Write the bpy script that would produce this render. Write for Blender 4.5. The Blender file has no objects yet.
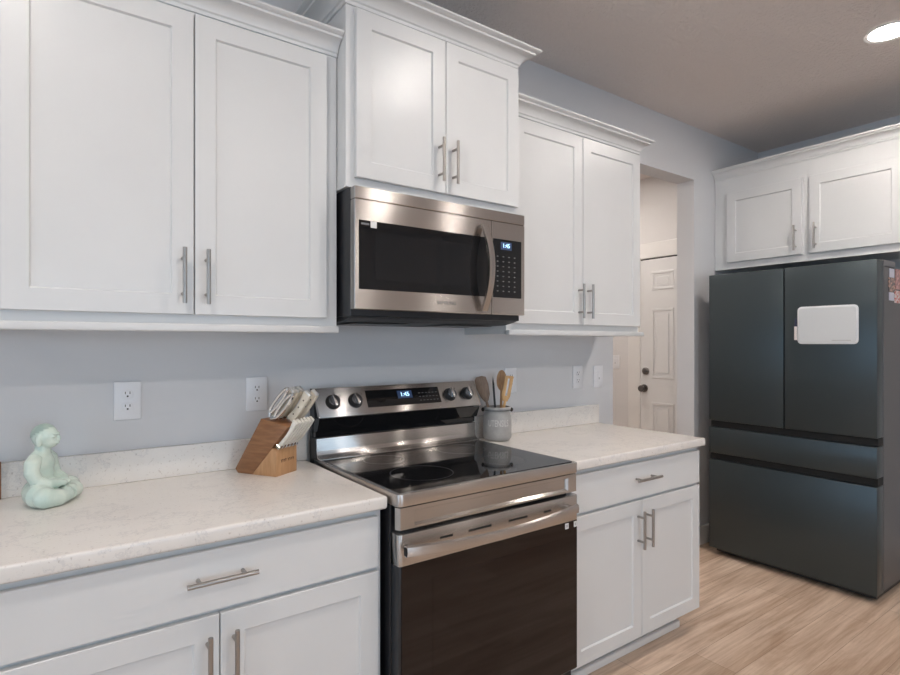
import bpy, bmesh, math, random
from mathutils import Vector, Matrix

random.seed(7)
scene = bpy.context.scene
COL = scene.collection
R = math.radians

# ------------------------------------------------------------------ camera, world, exposure
cam_data = bpy.data.cameras.new('camera')
cam = bpy.data.objects.new('camera', cam_data)
COL.objects.link(cam)
cam.location = (-0.8278, -2.0844, 1.363)
cam.rotation_euler = (R(90), 0, R(54.14 - 90))
cam_data.sensor_width = 36
cam_data.lens = 561.0 * 36 / 900
cam_data.shift_y = 5.16 / 900
cam_data.clip_start = 0.02
scene.camera = cam

scene.view_settings.view_transform = 'Standard'
scene.view_settings.look = 'None'
scene.view_settings.gamma = 1
scene.view_settings.use_curve_mapping = False
scene.view_settings.exposure = 0.0

world = bpy.data.worlds.new('world')
scene.world = world
world.use_nodes = True
bg = world.node_tree.nodes['Background']
bg.inputs['Color'].default_value = (0.60, 0.80, 1.0, 1)
SKY = 3.3
bg.inputs['Strength'].default_value = SKY

LAMP = 215.0                      # radiance of the ceiling downlights
LAMP_COL = (1.0, 0.925, 0.86, 1)

def portal(name, loc, rot, sx, sy):
    l = bpy.data.lights.new(name, 'AREA')
    l.shape = 'RECTANGLE'; l.size = sx; l.size_y = sy
    l.cycles.is_portal = True
    o = bpy.data.objects.new(name, l); COL.objects.link(o)
    o.location = loc; o.rotation_euler = rot

# ------------------------------------------------------------------ materials
def mat(name, col=(.8, .8, .8), rough=.5, metal=0., spec=.5, **kw):
    m = bpy.data.materials.new(name); m.use_nodes = True
    b = m.node_tree.nodes['Principled BSDF']
    b.inputs['Base Color'].default_value = (*col, 1)
    b.inputs['Roughness'].default_value = rough
    b.inputs['Metallic'].default_value = metal
    b.inputs['Specular IOR Level'].default_value = spec
    for k, v in kw.items():
        b.inputs[k].default_value = v
    return m

def nodes(m):
    return m.node_tree.nodes, m.node_tree.links, m.node_tree.nodes['Principled BSDF']

def noise(m, scale, detail=3, rough=.5, mapping=(1, 1, 1)):
    N, L, b = nodes(m)
    tc = N.new('ShaderNodeTexCoord'); mp = N.new('ShaderNodeMapping')
    mp.inputs['Scale'].default_value = mapping
    n = N.new('ShaderNodeTexNoise')
    n.inputs['Scale'].default_value = scale; n.inputs['Detail'].default_value = detail
    n.inputs['Roughness'].default_value = rough
    L.new(tc.outputs['Object'], mp.inputs['Vector']); L.new(mp.outputs['Vector'], n.inputs['Vector'])
    return n

def ramp(m, fac, stops):
    N, L, b = nodes(m)
    r = N.new('ShaderNodeValToRGB')
    while len(r.color_ramp.elements) < len(stops):
        r.color_ramp.elements.new(.5)
    for e, (p, c) in zip(r.color_ramp.elements, stops):
        e.position = p; e.color = (*c, 1)
    L.new(fac, r.inputs['Fac'])
    return r.outputs['Color']

def bump(m, n, strength, dist=.002):
    N, L, b = nodes(m)
    bp = N.new('ShaderNodeBump'); bp.inputs['Strength'].default_value = strength
    bp.inputs['Distance'].default_value = dist
    L.new(n.outputs['Fac'], bp.inputs['Height']); L.new(bp.outputs['Normal'], b.inputs['Normal'])

def tinted(name, c0, c1, scale, rough, mapping=(1, 1, 1), detail=4, lo=.35, hi=.65, **kw):
    m = mat(name, c0, rough, **kw)
    n = noise(m, scale, detail, .6, mapping)
    m.node_tree.links.new(ramp(m, n.outputs['Fac'], [(lo, c0), (hi, c1)]), nodes(m)[2].inputs['Base Color'])
    return m

def brushed(name, col, rough, aniso, tangent, metal=1.0):
    m = mat(name, col, rough, metal)
    N, L, b = nodes(m)
    b.inputs['Anisotropic'].default_value = aniso
    c = N.new('ShaderNodeCombineXYZ')
    for i in range(3):
        c.inputs[i].default_value = tangent[i]
    L.new(c.outputs[0], b.inputs['Tangent'])
    n = noise(m, 30, 2, .5, (1, 1, 40))
    mr = N.new('ShaderNodeMapRange')
    mr.inputs['To Min'].default_value = rough - .02; mr.inputs['To Max'].default_value = rough + .03
    L.new(n.outputs['Fac'], mr.inputs['Value']); L.new(mr.outputs['Result'], b.inputs['Roughness'])
    return m

def emit(name, col, strength):
    m = mat(name, col, .5)
    b = nodes(m)[2]
    b.inputs['Emission Color'].default_value = (*col[:3], 1)
    b.inputs['Emission Strength'].default_value = strength
    return m

M = {}
M['paint'] = tinted('white_cabinet_paint', (.69, .69, .685), (.71, .71, .705), 3, .33)
M['wall'] = mat('grey_wall_paint', (.665, .665, .677), .7)
bump(M['wall'], noise(M['wall'], 140, 3), .12)
M['hall_wall'] = mat('beige_hall_paint', (.70, .68, .67), .7)
bump(M['hall_wall'], noise(M['hall_wall'], 140, 3), .12)
M['ceiling'] = mat('textured_ceiling', (.78, .715, .68), .8)
bump(M['ceiling'], noise(M['ceiling'], 55, 4, .65), 1.0, .014)
M['trim'] = mat('white_trim_paint', (.78, .76, .74), .4)
M['door'] = mat('hall_door_paint', (.74, .735, .73), .45)
M['steel'] = brushed('brushed_stainless_steel', (.56, .53, .505), .25, 1.0, (0, .2, 1))
M['nickel'] = mat('brushed_nickel', (.40, .375, .35), .34, 1.0)
M['chrome'] = mat('polished_steel', (.75, .74, .73), .15, 1.0)
M['black_glass'] = mat('black_glass', (.010, .010, .011), .04, 0, .5)
M['mesh_glass'] = mat('microwave_window_mesh', (.014, .014, .015), .09)
M['ring'] = mat('burner_outline', (.05, .05, .052), .3)
M['oven_glass'] = mat('tinted_oven_glass', (.009, .0045, .004), .05, 0, .40)
M['dark_nickel'] = mat('dark_door_metal', (.17, .16, .155), .3, 1.0)
M['cap_metal'] = mat('satin_cap_metal', (.80, .79, .77), .42, .7)
M['dark_chrome'] = mat('dark_blued_steel', (.20, .22, .25), .2, 1.0)
M['black'] = mat('black_enamel', (.014, .015, .018), .35)
M['black_plastic'] = mat('black_plastic', (.02, .02, .021), .5)
M['dark_gap'] = mat('dark_recess', (.008, .008, .008), .7)
M['fridge'] = brushed('charcoal_fridge_steel', (.072, .090, .099), .36, .7, (0, 1, 0), .75)
M['fridge_side'] = mat('grey_fridge_side', (.12, .118, .122), .42, .3)
M['plate_grey'] = mat('grey_hinge_plastic', (.20, .20, .205), .5)
M['plate'] = mat('white_wall_plate', (.80, .80, .82), .3)
M['slot'] = mat('dark_socket_slot', (.03, .025, .02), .6)
M['glaze'] = tinted('celadon_glaze', (.55, .68, .61), (.70, .77, .68), 14, .22)
M['glaze_dark'] = tinted('dark_celadon_glaze', (.36, .47, .42), (.46, .55, .48), 40, .3)
M['block_dark'] = tinted('brown_block_wood', (.215, .092, .038), (.32, .15, .066), 9, .45, (1, 1, 8))
M['block_light'] = tinted('light_block_wood', (.45, .235, .105), (.54, .305, .15), 12, .45, (7, 7, 1))
M['mark'] = mat('burnt_mark', (.11, .055, .03), .6)
M['cream'] = tinted('cream_handle', (.70, .62, .49), (.78, .71, .60), 30, .35)
M['steakwhite'] = tinted('ivory_handle', (.78, .73, .64), (.84, .80, .73), 30, .35)
M['rivet'] = mat('brown_rivet', (.10, .06, .04), .4)
M['stoneware'] = tinted('grey_stoneware', (.33, .315, .30), (.40, .385, .37), 20, .55)
M['lettering'] = mat('pale_lettering', (.62, .60, .57), .6)
M['wood_grey'] = tinted('weathered_wood', (.23, .155, .11), (.31, .22, .16), 30, .6, (6, 6, 1))
M['wood_brown'] = tinted('brown_spoon_wood', (.33, .18, .085), (.42, .25, .12), 30, .5, (6, 6, 1))
M['wood_orange'] = tinted('bamboo_wood', (.58, .33, .13), (.66, .41, .19), 30, .5, (6, 6, 1))
M['display'] = emit('blue_clock_digits', (.45, .72, 1.0), 2.2)
M['display_field'] = emit('dim_display_field', (.02, .045, .11), .3)
M['print'] = mat('grey_printing', (.42, .42, .42), .5)
M['dim_print'] = mat('dim_key_printing', (.16, .16, .165), .5)
M['sticker'] = mat('white_sticker', (.75, .75, .74), .45)
M['whiteboard'] = mat('whiteboard_face', (.68, .70, .71), .25)
M['board_rim'] = mat('whiteboard_rim', (.78, .79, .80), .4)
M['pen'] = mat('white_pen', (.72, .66, .64), .4)
M['pen_cap'] = mat('dark_pen_cap', (.02, .025, .06), .4)
M['photo_a'] = tinted('photo_print_warm', (.55, .33, .24), (.08, .07, .08), 60, .3, detail=1, lo=.45, hi=.55)
M['photo_b'] = tinted('photo_print_pink', (.62, .34, .32), (.32, .16, .15), 45, .3, detail=1, lo=.45, hi=.55)
M['photo_c'] = mat('photo_print_pale', (.62, .62, .72), .3)
M['photo_d'] = tinted('photo_print_red', (.62, .12, .09), (.75, .7, .68), 70, .3, detail=1, lo=.45, hi=.55)
M['lens'] = emit('downlight_lens', LAMP_COL[:3], LAMP)

# quartz worktop
m = mat('speckled_quartz', (.8, .76, .72), .22)
N, L, b = nodes(m)
n1 = noise(m, 5, 6, .65); n2 = noise(m, 130, 2, .5); n3 = noise(m, 3.2, 8, .72)
c1 = ramp(m, n1.outputs['Fac'], [(.3, (.78, .735, .69)), (.7, (.82, .78, .735))])
c2 = ramp(m, n2.outputs['Fac'], [(.27, (.74, .70, .67)), (.36, (1, 1, 1))])
c3 = ramp(m, n3.outputs['Fac'], [(.486, (1, 1, 1)), (.5, (.84, .845, .865)), (.514, (1, 1, 1))])
mx = N.new('ShaderNodeMix'); mx.data_type = 'RGBA'; mx.blend_type = 'MULTIPLY'; mx.inputs[0].default_value = .8
L.new(c1, mx.inputs[6]); L.new(c2, mx.inputs[7])
mx2 = N.new('ShaderNodeMix'); mx2.data_type = 'RGBA'; mx2.blend_type = 'MULTIPLY'; mx2.inputs[0].default_value = .8
L.new(mx.outputs[2], mx2.inputs[6]); L.new(c3, mx2.inputs[7])
L.new(mx2.outputs[2], b.inputs['Base Color'])
M['quartz'] = m

# plank floor: planks run along X, each row with its own stagger and grain
m = mat('light_oak_planks', (.5, .38, .28), .42)
N, L, b = nodes(m)
def math_node(op, a, c=None):
    n = N.new('ShaderNodeMath'); n.operation = op
    for k, v in enumerate((a, c)):
        if v is None: continue
        if isinstance(v, (int, float)): n.inputs[k].default_value = v
        else: L.new(v, n.inputs[k])
    return n.outputs[0]
PW = .178
tc = N.new('ShaderNodeTexCoord'); sp = N.new('ShaderNodeSeparateXYZ')
L.new(tc.outputs['Object'], sp.inputs[0])
yy_ = math_node('ADD', sp.outputs[1], .011)
row = math_node('FLOOR', math_node('DIVIDE', yy_, PW))
wn_ = N.new('ShaderNodeTexWhiteNoise'); wn_.noise_dimensions = '1D'
L.new(math_node('ADD', row, 3.7), wn_.inputs['W'])
xs_ = math_node('ADD', sp.outputs[0], math_node('MULTIPLY', wn_.outputs['Value'], 1.22))
cb_ = N.new('ShaderNodeCombineXYZ'); L.new(xs_, cb_.inputs[0]); L.new(yy_, cb_.inputs[1])
br = N.new('ShaderNodeTexBrick')
br.offset = 0; br.offset_frequency = 2
br.inputs['Scale'].default_value = 1
br.inputs['Brick Width'].default_value = 1.22
br.inputs['Row Height'].default_value = PW
br.inputs['Mortar Size'].default_value = .0010
br.inputs['Mortar Smooth'].default_value = .3
br.inputs['Color1'].default_value = (.60, .44, .325, 1)
br.inputs['Color2'].default_value = (.80, .63, .50, 1)
br.inputs['Mortar'].default_value = (.36, .25, .18, 1)
L.new(cb_.outputs[0], br.inputs['Vector'])
gc_ = N.new('ShaderNodeCombineXYZ')
L.new(xs_, gc_.inputs[0]); L.new(yy_, gc_.inputs[1]); L.new(math_node('MULTIPLY', row, 1.73), gc_.inputs[2])
def grain(scale, detail, rough, mapping, dist, stops):
    mp = N.new('ShaderNodeMapping'); mp.inputs['Scale'].default_value = mapping
    n = N.new('ShaderNodeTexNoise')
    n.inputs['Scale'].default_value = scale; n.inputs['Detail'].default_value = detail
    n.inputs['Roughness'].default_value = rough; n.inputs['Distortion'].default_value = dist
    L.new(gc_.outputs[0], mp.inputs['Vector']); L.new(mp.outputs['Vector'], n.inputs['Vector'])
    return ramp(m, n.outputs['Fac'], stops)
cg1 = grain(1.5, 6, .62, (.8, 8, 1), .6, [(.36, (.70, .635, .58)), (.60, (1, 1, 1))])
cg2 = grain(9, 5, .65, (.35, 9, 1), .2, [(.34, (.80, .76, .72)), (.56, (1, 1, 1))])
def mul(a, c, f):
    n = N.new('ShaderNodeMix'); n.data_type = 'RGBA'; n.blend_type = 'MULTIPLY'; n.inputs[0].default_value = f
    L.new(a, n.inputs[6]); L.new(c, n.inputs[7]); return n.outputs[2]
L.new(mul(mul(br.outputs['Color'], cg1, 1.0), cg2, .9), b.inputs['Base Color'])
M['floor'] = m

# window pane
m = bpy.data.materials.new('window_glass'); m.use_nodes = True
N, L = m.node_tree.nodes, m.node_tree.links
N.remove(N['Principled BSDF'])
t = N.new('ShaderNodeBsdfTransparent'); g = N.new('ShaderNodeBsdfGlossy'); g.inputs['Roughness'].default_value = .02
fr = N.new('ShaderNodeFresnel'); fr.inputs['IOR'].default_value = 1.3
mixs = N.new('ShaderNodeMixShader')
L.new(fr.outputs[0], mixs.inputs[0]); L.new(t.outputs[0], mixs.inputs[1]); L.new(g.outputs[0], mixs.inputs[2])
L.new(mixs.outputs[0], N['Material Output'].inputs['Surface'])
M['pane'] = m

# ------------------------------------------------------------------ mesh helpers
class G:
    def __init__(s): s.bm = bmesh.new()
    def box(s, x0, x1, y0, y1, z0, z1, bev=0., seg=1):
        r = bmesh.ops.create_cube(s.bm, size=1)
        vs = r['verts']
        for v in vs:
            v.co = Vector(((x0 + x1) / 2 + v.co.x * (x1 - x0), (y0 + y1) / 2 + v.co.y * (y1 - y0), (z0 + z1) / 2 + v.co.z * (z1 - z0)))
        if bev:
            es = list({e for v in vs for e in v.link_edges})
            bmesh.ops.bevel(s.bm, geom=es, offset=bev, segments=seg, profile=.5, affect='EDGES')
        return s
    def prism(s, poly, a0, a1, axis='x', bev=0., seg=2):
        """poly is a list of 2-D points swept along axis from a0 to a1."""
        def P(p, a):
            return {'x': (a, p[0], p[1]), 'y': (p[0], a, p[1]), 'z': (p[0], p[1], a)}[axis]
        A = [s.bm.verts.new(P(p, a0)) for p in poly]
        B = [s.bm.verts.new(P(p, a1)) for p in poly]
        fs = [s.bm.faces.new(A), s.bm.faces.new(B[::-1])]
        n = len(poly)
        for i in range(n):
            fs.append(s.bm.faces.new((A[i], B[i], B[(i + 1) % n], A[(i + 1) % n])))
        bmesh.ops.recalc_face_normals(s.bm, faces=fs)
        if bev:
            es = list({e for v in A + B for e in v.link_edges})
            bmesh.ops.bevel(s.bm, geom=es, offset=bev, segments=seg, profile=.5, affect='EDGES')
        return s
    def tube(s, pts, r, seg=12, scale=None):
        """round tube along pts; r is one radius or one per point; scale=(a,b) flattens the section"""
        pts = [Vector(p) for p in pts]; n = len(pts)
        rs = r if isinstance(r, (list, tuple)) else [r] * n
        rings = []; up = None
        for i, p in enumerate(pts):
            d = (pts[min(i + 1, n - 1)] - pts[max(i - 1, 0)]).normalized()
            if up is None:
                up = Vector((0, 0, 1)) if abs(d.z) < .9 else Vector((0, 1, 0))
            a = d.cross(up).normalized(); up2 = a.cross(d).normalized(); up = up2
            sa, sb = scale or (1, 1)
            rings.append([s.bm.verts.new(p + a * math.cos(t) * rs[i] * sa + up2 * math.sin(t) * rs[i] * sb)
                          for t in [2 * math.pi * k / seg for k in range(seg)]])
        fs = []
        for A, B in zip(rings, rings[1:]):
            for k in range(seg):
                fs.append(s.bm.faces.new((A[k], A[(k + 1) % seg], B[(k + 1) % seg], B[k])))
        fs.append(s.bm.faces.new(rings[0][::-1])); fs.append(s.bm.faces.new(rings[-1]))
        bmesh.ops.recalc_face_normals(s.bm, faces=fs)
        return s
    def lathe(s, prof, cx=0, cy=0, seg=32, closed=False):
        rings = []
        for r, z in prof:
            if r < 1e-6:
                rings.append([s.bm.verts.new((cx, cy, z))])
            else:
                rings.append([s.bm.verts.new((cx + r * math.cos(2 * math.pi * k / seg), cy + r * math.sin(2 * math.pi * k / seg), z)) for k in range(seg)])
        fs = []
        prs = list(zip(rings, rings[1:])) + ([(rings[-1], rings[0])] if closed else [])
        for A, B in prs:
            for k in range(seg):
                k2 = (k + 1) % seg
                if len(A) == 1 and len(B) == 1: continue
                if len(A) == 1: fs.append(s.bm.faces.new((A[0], B[k2], B[k])))
                elif len(B) == 1: fs.append(s.bm.faces.new((A[k], A[k2], B[0])))
                else: fs.append(s.bm.faces.new((A[k], A[k2], B[k2], B[k])))
        bmesh.ops.recalc_face_normals(s.bm, faces=fs)
        return s
    def ball(s, c, r, rot=None, seg=20):
        """ellipsoid"""
        mt = Matrix.Translation(c) @ (rot.to_matrix().to_4x4() if rot else Matrix()) @ Matrix.Diagonal((*r, 1))
        bmesh.ops.create_uvsphere(s.bm, u_segments=seg, v_segments=seg // 2, radius=1, matrix=mt)
        return s
    def move(s, v):
        bmesh.ops.translate(s.bm, verts=s.bm.verts[:], vec=Vector(v)); return s
    def xform(s, mtx):
        bmesh.ops.transform(s.bm, matrix=mtx, verts=s.bm.verts[:]); return s

OFF = {}          # world offset of a thing whose parts are built in world coordinates

def build(name, g, material, parent=None, angle=35, smooth=True, off=None):
    me = bpy.data.meshes.new(name)
    o = None
    base = off if off is not None else (OFF.get(parent.name) if parent else None)
    if base is not None:
        g.move((-base[0], -base[1], -base[2]))
    g.bm.normal_update()
    g.bm.to_mesh(me); g.bm.free()
    for mm in (material if isinstance(material, (list, tuple)) else [material]):
        me.materials.append(mm)
    if smooth:
        me.polygons.foreach_set('use_smooth', [True] * len(me.polygons))
        me.set_sharp_from_angle(angle=R(angle))
    o = bpy.data.objects.new(name, me); COL.objects.link(o)
    if parent:
        o.parent = parent
        if parent.name in OFF: OFF[o.name] = OFF[parent.name]
    elif off is not None:
        o.location = off
    return o

def tag(o, label, cat, group=None):
    o['label'] = label; o['category'] = cat
    if group: o['group'] = group
    return o

def thing(name, label, cat, loc=(0, 0, 0), rot=(0, 0, 0), group=None, world=False):
    o = bpy.data.objects.new(name, None); COL.objects.link(o)
    o.empty_display_size = .05
    o.location = loc; o.rotation_euler = rot
    if world: OFF[o.name] = tuple(loc)
    return tag(o, label, cat, group)

def struct(name, g, material, parent=None, **kw):
    o = build(name, g, material, parent, **kw)
    if not parent: o['kind'] = 'structure'
    return o

def dup(o, parent=None):
    c = o.copy(); COL.objects.link(c)
    if parent: c.parent = parent
    for ch in list(o.children): dup(ch, c)
    return c

def text_g(txt, size, depth=.0006, align='CENTER'):
    """lettering as a solid mesh in the XY plane, facing +Z"""
    cu = bpy.data.curves.new('lettering', 'FONT')
    cu.body = txt; cu.size = size; cu.extrude = depth; cu.align_x = align; cu.align_y = 'CENTER'
    cu.resolution_u = 3
    o = bpy.data.objects.new('lettering', cu); COL.objects.link(o)
    dg = bpy.context.evaluated_depsgraph_get()
    me = bpy.data.meshes.new_from_object(o.evaluated_get(dg))
    g = G(); g.bm.from_mesh(me)
    bpy.data.objects.remove(o); bpy.data.meshes.remove(me); bpy.data.curves.remove(cu)
    return g

FACE = Matrix.Rotation(R(90), 4, 'X')      # letters that lie in XY then stand facing -Y

# ------------------------------------------------------------------ the setting
CZ = 2.806
XL, XR, YF = -4.0, 3.57, -5.0
HX, HY, HL = 3.46, 2.0, .9               # hall: right wall, back wall, left wall
OX0, OX1, OZ = 1.846, 2.692, 2.452       # the doorless opening in the back wall
WT = .124

g = G().box(XL - .15, XR + .15, YF - .15, HY + .15, -.08, 0)
struct('floor', g, M['floor'], smooth=False)
g = G().box(XL - .15, XR + .15, YF - .15, HY + .15, CZ, CZ + .1)
struct('ceiling', g, M['ceiling'], smooth=False)
# back wall, with the opening
g = G()
g.box(XL, OX0, 0, WT, 0, CZ); g.box(OX1, XR, 0, WT, 0, CZ); g.box(OX0, OX1, 0, WT, OZ, CZ)
bmesh.ops.remove_doubles(g.bm, verts=g.bm.verts[:], dist=1e-5)
struct('wall_back', g, M['wall'], smooth=False)
struct('wall_right', G().box(XR, XR + .12, YF, WT, 0, CZ), M['wall'], smooth=False)

def wall_with_hole(axis, pos, t, a0, a1, h0, h1, z0, z1):
    g = G()
    for (u0, u1, w0, w1) in ((a0, h0, 0, CZ), (h1, a1, 0, CZ), (h0, h1, 0, z0), (h0, h1, z1, CZ)):
        if axis == 'x': g.box(pos - t, pos, u0, u1, w0, w1)
        else: g.box(u0, u1, pos - t, pos, w0, w1)
    return g
W1 = (-3.9, -1.2, .35, 2.25)       # y0 y1 z0 z1 of the window in the left wall
W2 = (-1.6, 1.4, .5, 2.2)          # x0 x1 z0 z1 of the window in the front wall
struct('wall_left', wall_with_hole('x', XL, .12, YF, WT, *W1), M['wall'], smooth=False)
struct('wall_front', wall_with_hole('y', YF, .12, XL, XR, *W2), M['wall'], smooth=False)

def window(name, axis, pos, a0, a1, z0, z1):
    f = G(); p = G(); w = .06
    def bx(gg, u0, u1, w0, w1, d0, d1):
        if axis == 'x': gg.box(pos - d1, pos - d0, u0, u1, w0, w1)
        else: gg.box(u0, u1, pos - d1, pos - d0, w0, w1)
    for (u0, u1, w0, w1) in ((a0, a0 + w, z0, z1), (a1 - w, a1, z0, z1), (a0 + w, a1 - w, z0, z0 + w), (a0 + w, a1 - w, z1 - w, z1),
                             ((a0 + a1) / 2 - .04, (a0 + a1) / 2 + .04, z0 + w, z1 - w)):
        bx(f, u0, u1, w0, w1, .02, .10)
    r = struct(name, f, M['trim'], smooth=False)
    bx(p, a0 + w, a1 - w, z0 + w, z1 - w, .055, .06)
    build('pane', p, M['pane'], r, smooth=False)
window('window_1', 'x', XL, *W1)
window('window_2', 'y', YF, *W2)
portal('daylight_portal', (XL - .14, (W1[0] + W1[1]) / 2, (W1[2] + W1[3]) / 2), (0, R(-90), 0), W1[3] - W1[2], W1[1] - W1[0])
portal('daylight_portal', ((W2[0] + W2[1]) / 2, YF - .14, (W2[2] + W2[3]) / 2), (R(90), 0, 0), W2[1] - W2[0], W2[3] - W2[2])

# the hall beyond the opening
struct('wall_hall_right', G().box(HX, HX + .12, WT, HY, 0, CZ), M['hall_wall'], smooth=False)
struct('wall_hall_back', G().box(HL, HX + .12, HY, HY + .12, 0, CZ), M['hall_wall'], smooth=False)
struct('wall_hall_left', G().box(HL - .12, HL, WT, HY, 0, CZ), M['hall_wall'], smooth=False)

def baseboard(name, path_boxes):
    g = G()
    for (x0, x1, y0, y1) in path_boxes:
        g.box(x0, x1, y0, y1, 0, .125, .004)
    struct(name, g, M['trim'])
baseboard('baseboard_back', [(OX1, XR - .016, -.016, -.0005), (1.70, OX0, -.016, -.0005)])
baseboard('baseboard_right', [(XR - .016, XR - .0005, YF, 0)])
baseboard('baseboard_hall', [(HX - .016, HX - .0005, 1.08, HY)])

# hall door, standing in the hall's right wall
DY0, DY1, DZ = .20, .945, 2.085
g = G().box(HX - .022, HX - .002, DY0, DY1, .008, DZ)
def door_panels(gg, xf, rects):
    for (y0, y1, z0, z1) in rects:
        gg.box(xf - .0005, xf + .004, y0, y1, z0, z1)
door = struct('door_1', g, M['door'], smooth=False)
for (y0, y1) in ((.235, .43), (.62, .833)):
    for (z0, z1) in ((1.816, 1.976), (1.057, 1.655), (.25, .849)):
        p = G()
        x = HX - .022
        for (a0, a1, b0, b1) in ((y0, y1, z0, z0 + .022), (y0, y1, z1 - .022, z1), (y0, y0 + .022, z0 + .022, z1 - .022), (y1 - .022, y1, z0 + .022, z1 - .022)):
            p.box(x - .006, x - .0002, a0, a1, b0, b1, .0025)
        p.box(x - .005, x - .0002, y0 + .045, y1 - .045, z0 + .045, z1 - .045, .004)
        build('raised_panel', p, M['door'], door)
def knob(name, y, z, prof, mt):
    gg = G().lathe(prof, seg=24).xform(Matrix.Rotation(R(-90), 4, 'Y'))
    gg.move((HX - .022, y, z))
    return build(name, gg, mt, door)
knob('door_knob', .905, .964, [(0, .066), (.022, .064), (.029, .052), (.026, .038), (.013, .03), (.012, .012), (.034, .008), (.034, 0)], M['dark_nickel'])
knob('deadbolt', .890, 1.115, [(0, .022), (.022, .021), (.031, .014), (.033, 0)], M['dark_nickel'])
g = G()
g.box(HX - .021, HX - .0005, DY1 + .005, 1.078, .0, DZ + .005, .003)
g.box(HX - .026, HX - .0005, .135, 1.085, DZ + .012, DZ + .145, .003)
struct('trim_1', g, M['trim'])
build('strike_shadow_gap', G().box(HX - .012, HX - .002, DY0, DY1 + .004, DZ, DZ + .011), M['dark_gap'], bpy.data.objects['trim_1'], smooth=False)

# ------------------------------------------------------------------ cabinets
def shaker(x0, x1, z0, z1, yb, t=.019, stile=.057, rec=.007):
    """a shaker door facing -Y, back at yb"""
    g = G(); yf = yb - t; s = stile; e = .004
    def V(x, y, z): return g.bm.verts.new((x, y, z))
    def ring(i, y): return [V(x0 + i, y, z0 + i), V(x1 - i, y, z0 + i), V(x1 - i, y, z1 - i), V(x0 + i, y, z1 - i)]
    rings = [ring(0, yb), ring(0, yf + .0015), ring(.0015, yf), ring(s, yf), ring(s + e, yf + rec), ]
    for A, B in zip(rings, rings[1:]):
        for k in range(4):
            g.bm.faces.new((A[k], A[(k + 1) % 4], B[(k + 1) % 4], B[k]))
    g.bm.faces.new(rings[-1]); g.bm.faces.new(rings[0][::-1])
    bmesh.ops.recalc_face_normals(g.bm, faces=g.bm.faces[:])
    return g

def bar_pull(c, length, vertical, yface, stand=.034, r=.006):
    g = G(); y = yface - stand; h = length / 2; q = h * .64
    ax = Vector((0, 0, 1)) if vertical else Vector((1, 0, 0))
    c = Vector((c[0], y, c[1]))
    g.tube([c - ax * h, c + ax * h], r, 16)
    for sg in (-1, 1):
        p = c + ax * q * sg
        g.tube([p, (p.x, yface + .001, p.z)], r * .8, 10)
    return g

def crown(x0, x1, yf, yb, z, left=True, right=True, p=.07, h=.07):
    prof = [(0, 0), (.006, .0), (.008, .010), (.013, .014), (.016, .024), (.026, .037), (.040, .046), (.052, .049), (.054, .056), (.064, .059), (.07, .064), (.07, .07), (0, .07)]
    prof = [(a * p / .07, b_ * h / .07) for a, b_ in prof]
    g = G(); secs = []
    def sec(fn): secs.append([g.bm.verts.new(fn(o, z + hh)) for o, hh in prof])
    if left:
        sec(lambda o, zz: (x0 - o, yb, zz)); sec(lambda o, zz: (x0 - o, yf - o, zz))
    else: sec(lambda o, zz: (x0, yf - o, zz))
    if right:
        sec(lambda o, zz: (x1 + o, yf - o, zz)); sec(lambda o, zz: (x1 + o, yb, zz))
    else: sec(lambda o, zz: (x1, yf - o, zz))
    n = len(prof)
    for A, B in zip(secs, secs[1:]):
        for k in range(n):
            g.bm.faces.new((A[k], A[(k + 1) % n], B[(k + 1) % n], B[k]))
    g.bm.faces.new(secs[0]); g.bm.faces.new(secs[-1][::-1])
    bmesh.ops.recalc_face_normals(g.bm, faces=g.bm.faces[:])
    return g

def light_rail(x0, x1, yf, yb, z, left, right, p=.022, h=.022):
    a = x0 - (p if left else 0); b_ = x1 + (p if right else 0)
    g = G().box(a, b_, yf - p, yf + .012, z, z + h, .004, 2)
    if left: g.box(a, x0 + .012, yf + .012, yb, z, z + h, .004, 2)
    if right: g.box(x1 - .012, b_, yf + .012, yb, z, z + h, .004, 2)
    return g

def carcass(x0, x1, yb, yf, z0, z1, open_bottom=0.):
    """box with a face frame; open_bottom leaves the underside recessed"""
    g = G()
    if open_bottom:
        g.box(x0, x1, yf + .019, yb, z0 + open_bottom, z1)
        g.box(x0, x1, yf, yf + .019, z0, z1, .001)
        g.box(x0, x0 + .016, yf + .019, yb, z0, z0 + open_bottom); g.box(x1 - .016, x1, yf + .019, yb, z0, z0 + open_bottom)
    else:
        g.box(x0, x1, yf, yb, z0, z1, .001)
    return g

def wall_cabinet(name, label, x0, x1, yf, z0, z1, doors, handles, zcrown, cl, cr, rail=None, group='white wall cabinets', handle_z=None, loc=None, rot=0, ph=(.07, .07), hl=.16, open_bottom=.03):
    world = loc is None
    t = thing(name, label, 'cabinet', (x0, -.001, z0) if world else loc, (0, 0, rot), group, world=world)
    build('carcass', carcass(x0, x1, -.001, yf, z0, z1, open_bottom), M['paint'], t, smooth=False)
    for (a, b_, c, d), (hx, hz) in zip(doors, handles):
        dr = build('cabinet_door', shaker(a, b_, c, d, yf - .0005), M['paint'], t, smooth=False)
        build('bar_handle', bar_pull((hx, hz), hl, True, yf - .0195), M['nickel'], dr)
    build('crown_moulding', crown(x0, x1, yf, -.001, zcrown, cl, cr, *ph), M['paint'], t, angle=25)
    if rail:
        build('light_rail', light_rail(x0, x1, yf, -.001, rail[0], rail[1], rail[2]), M['paint'], t)
    return t

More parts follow.
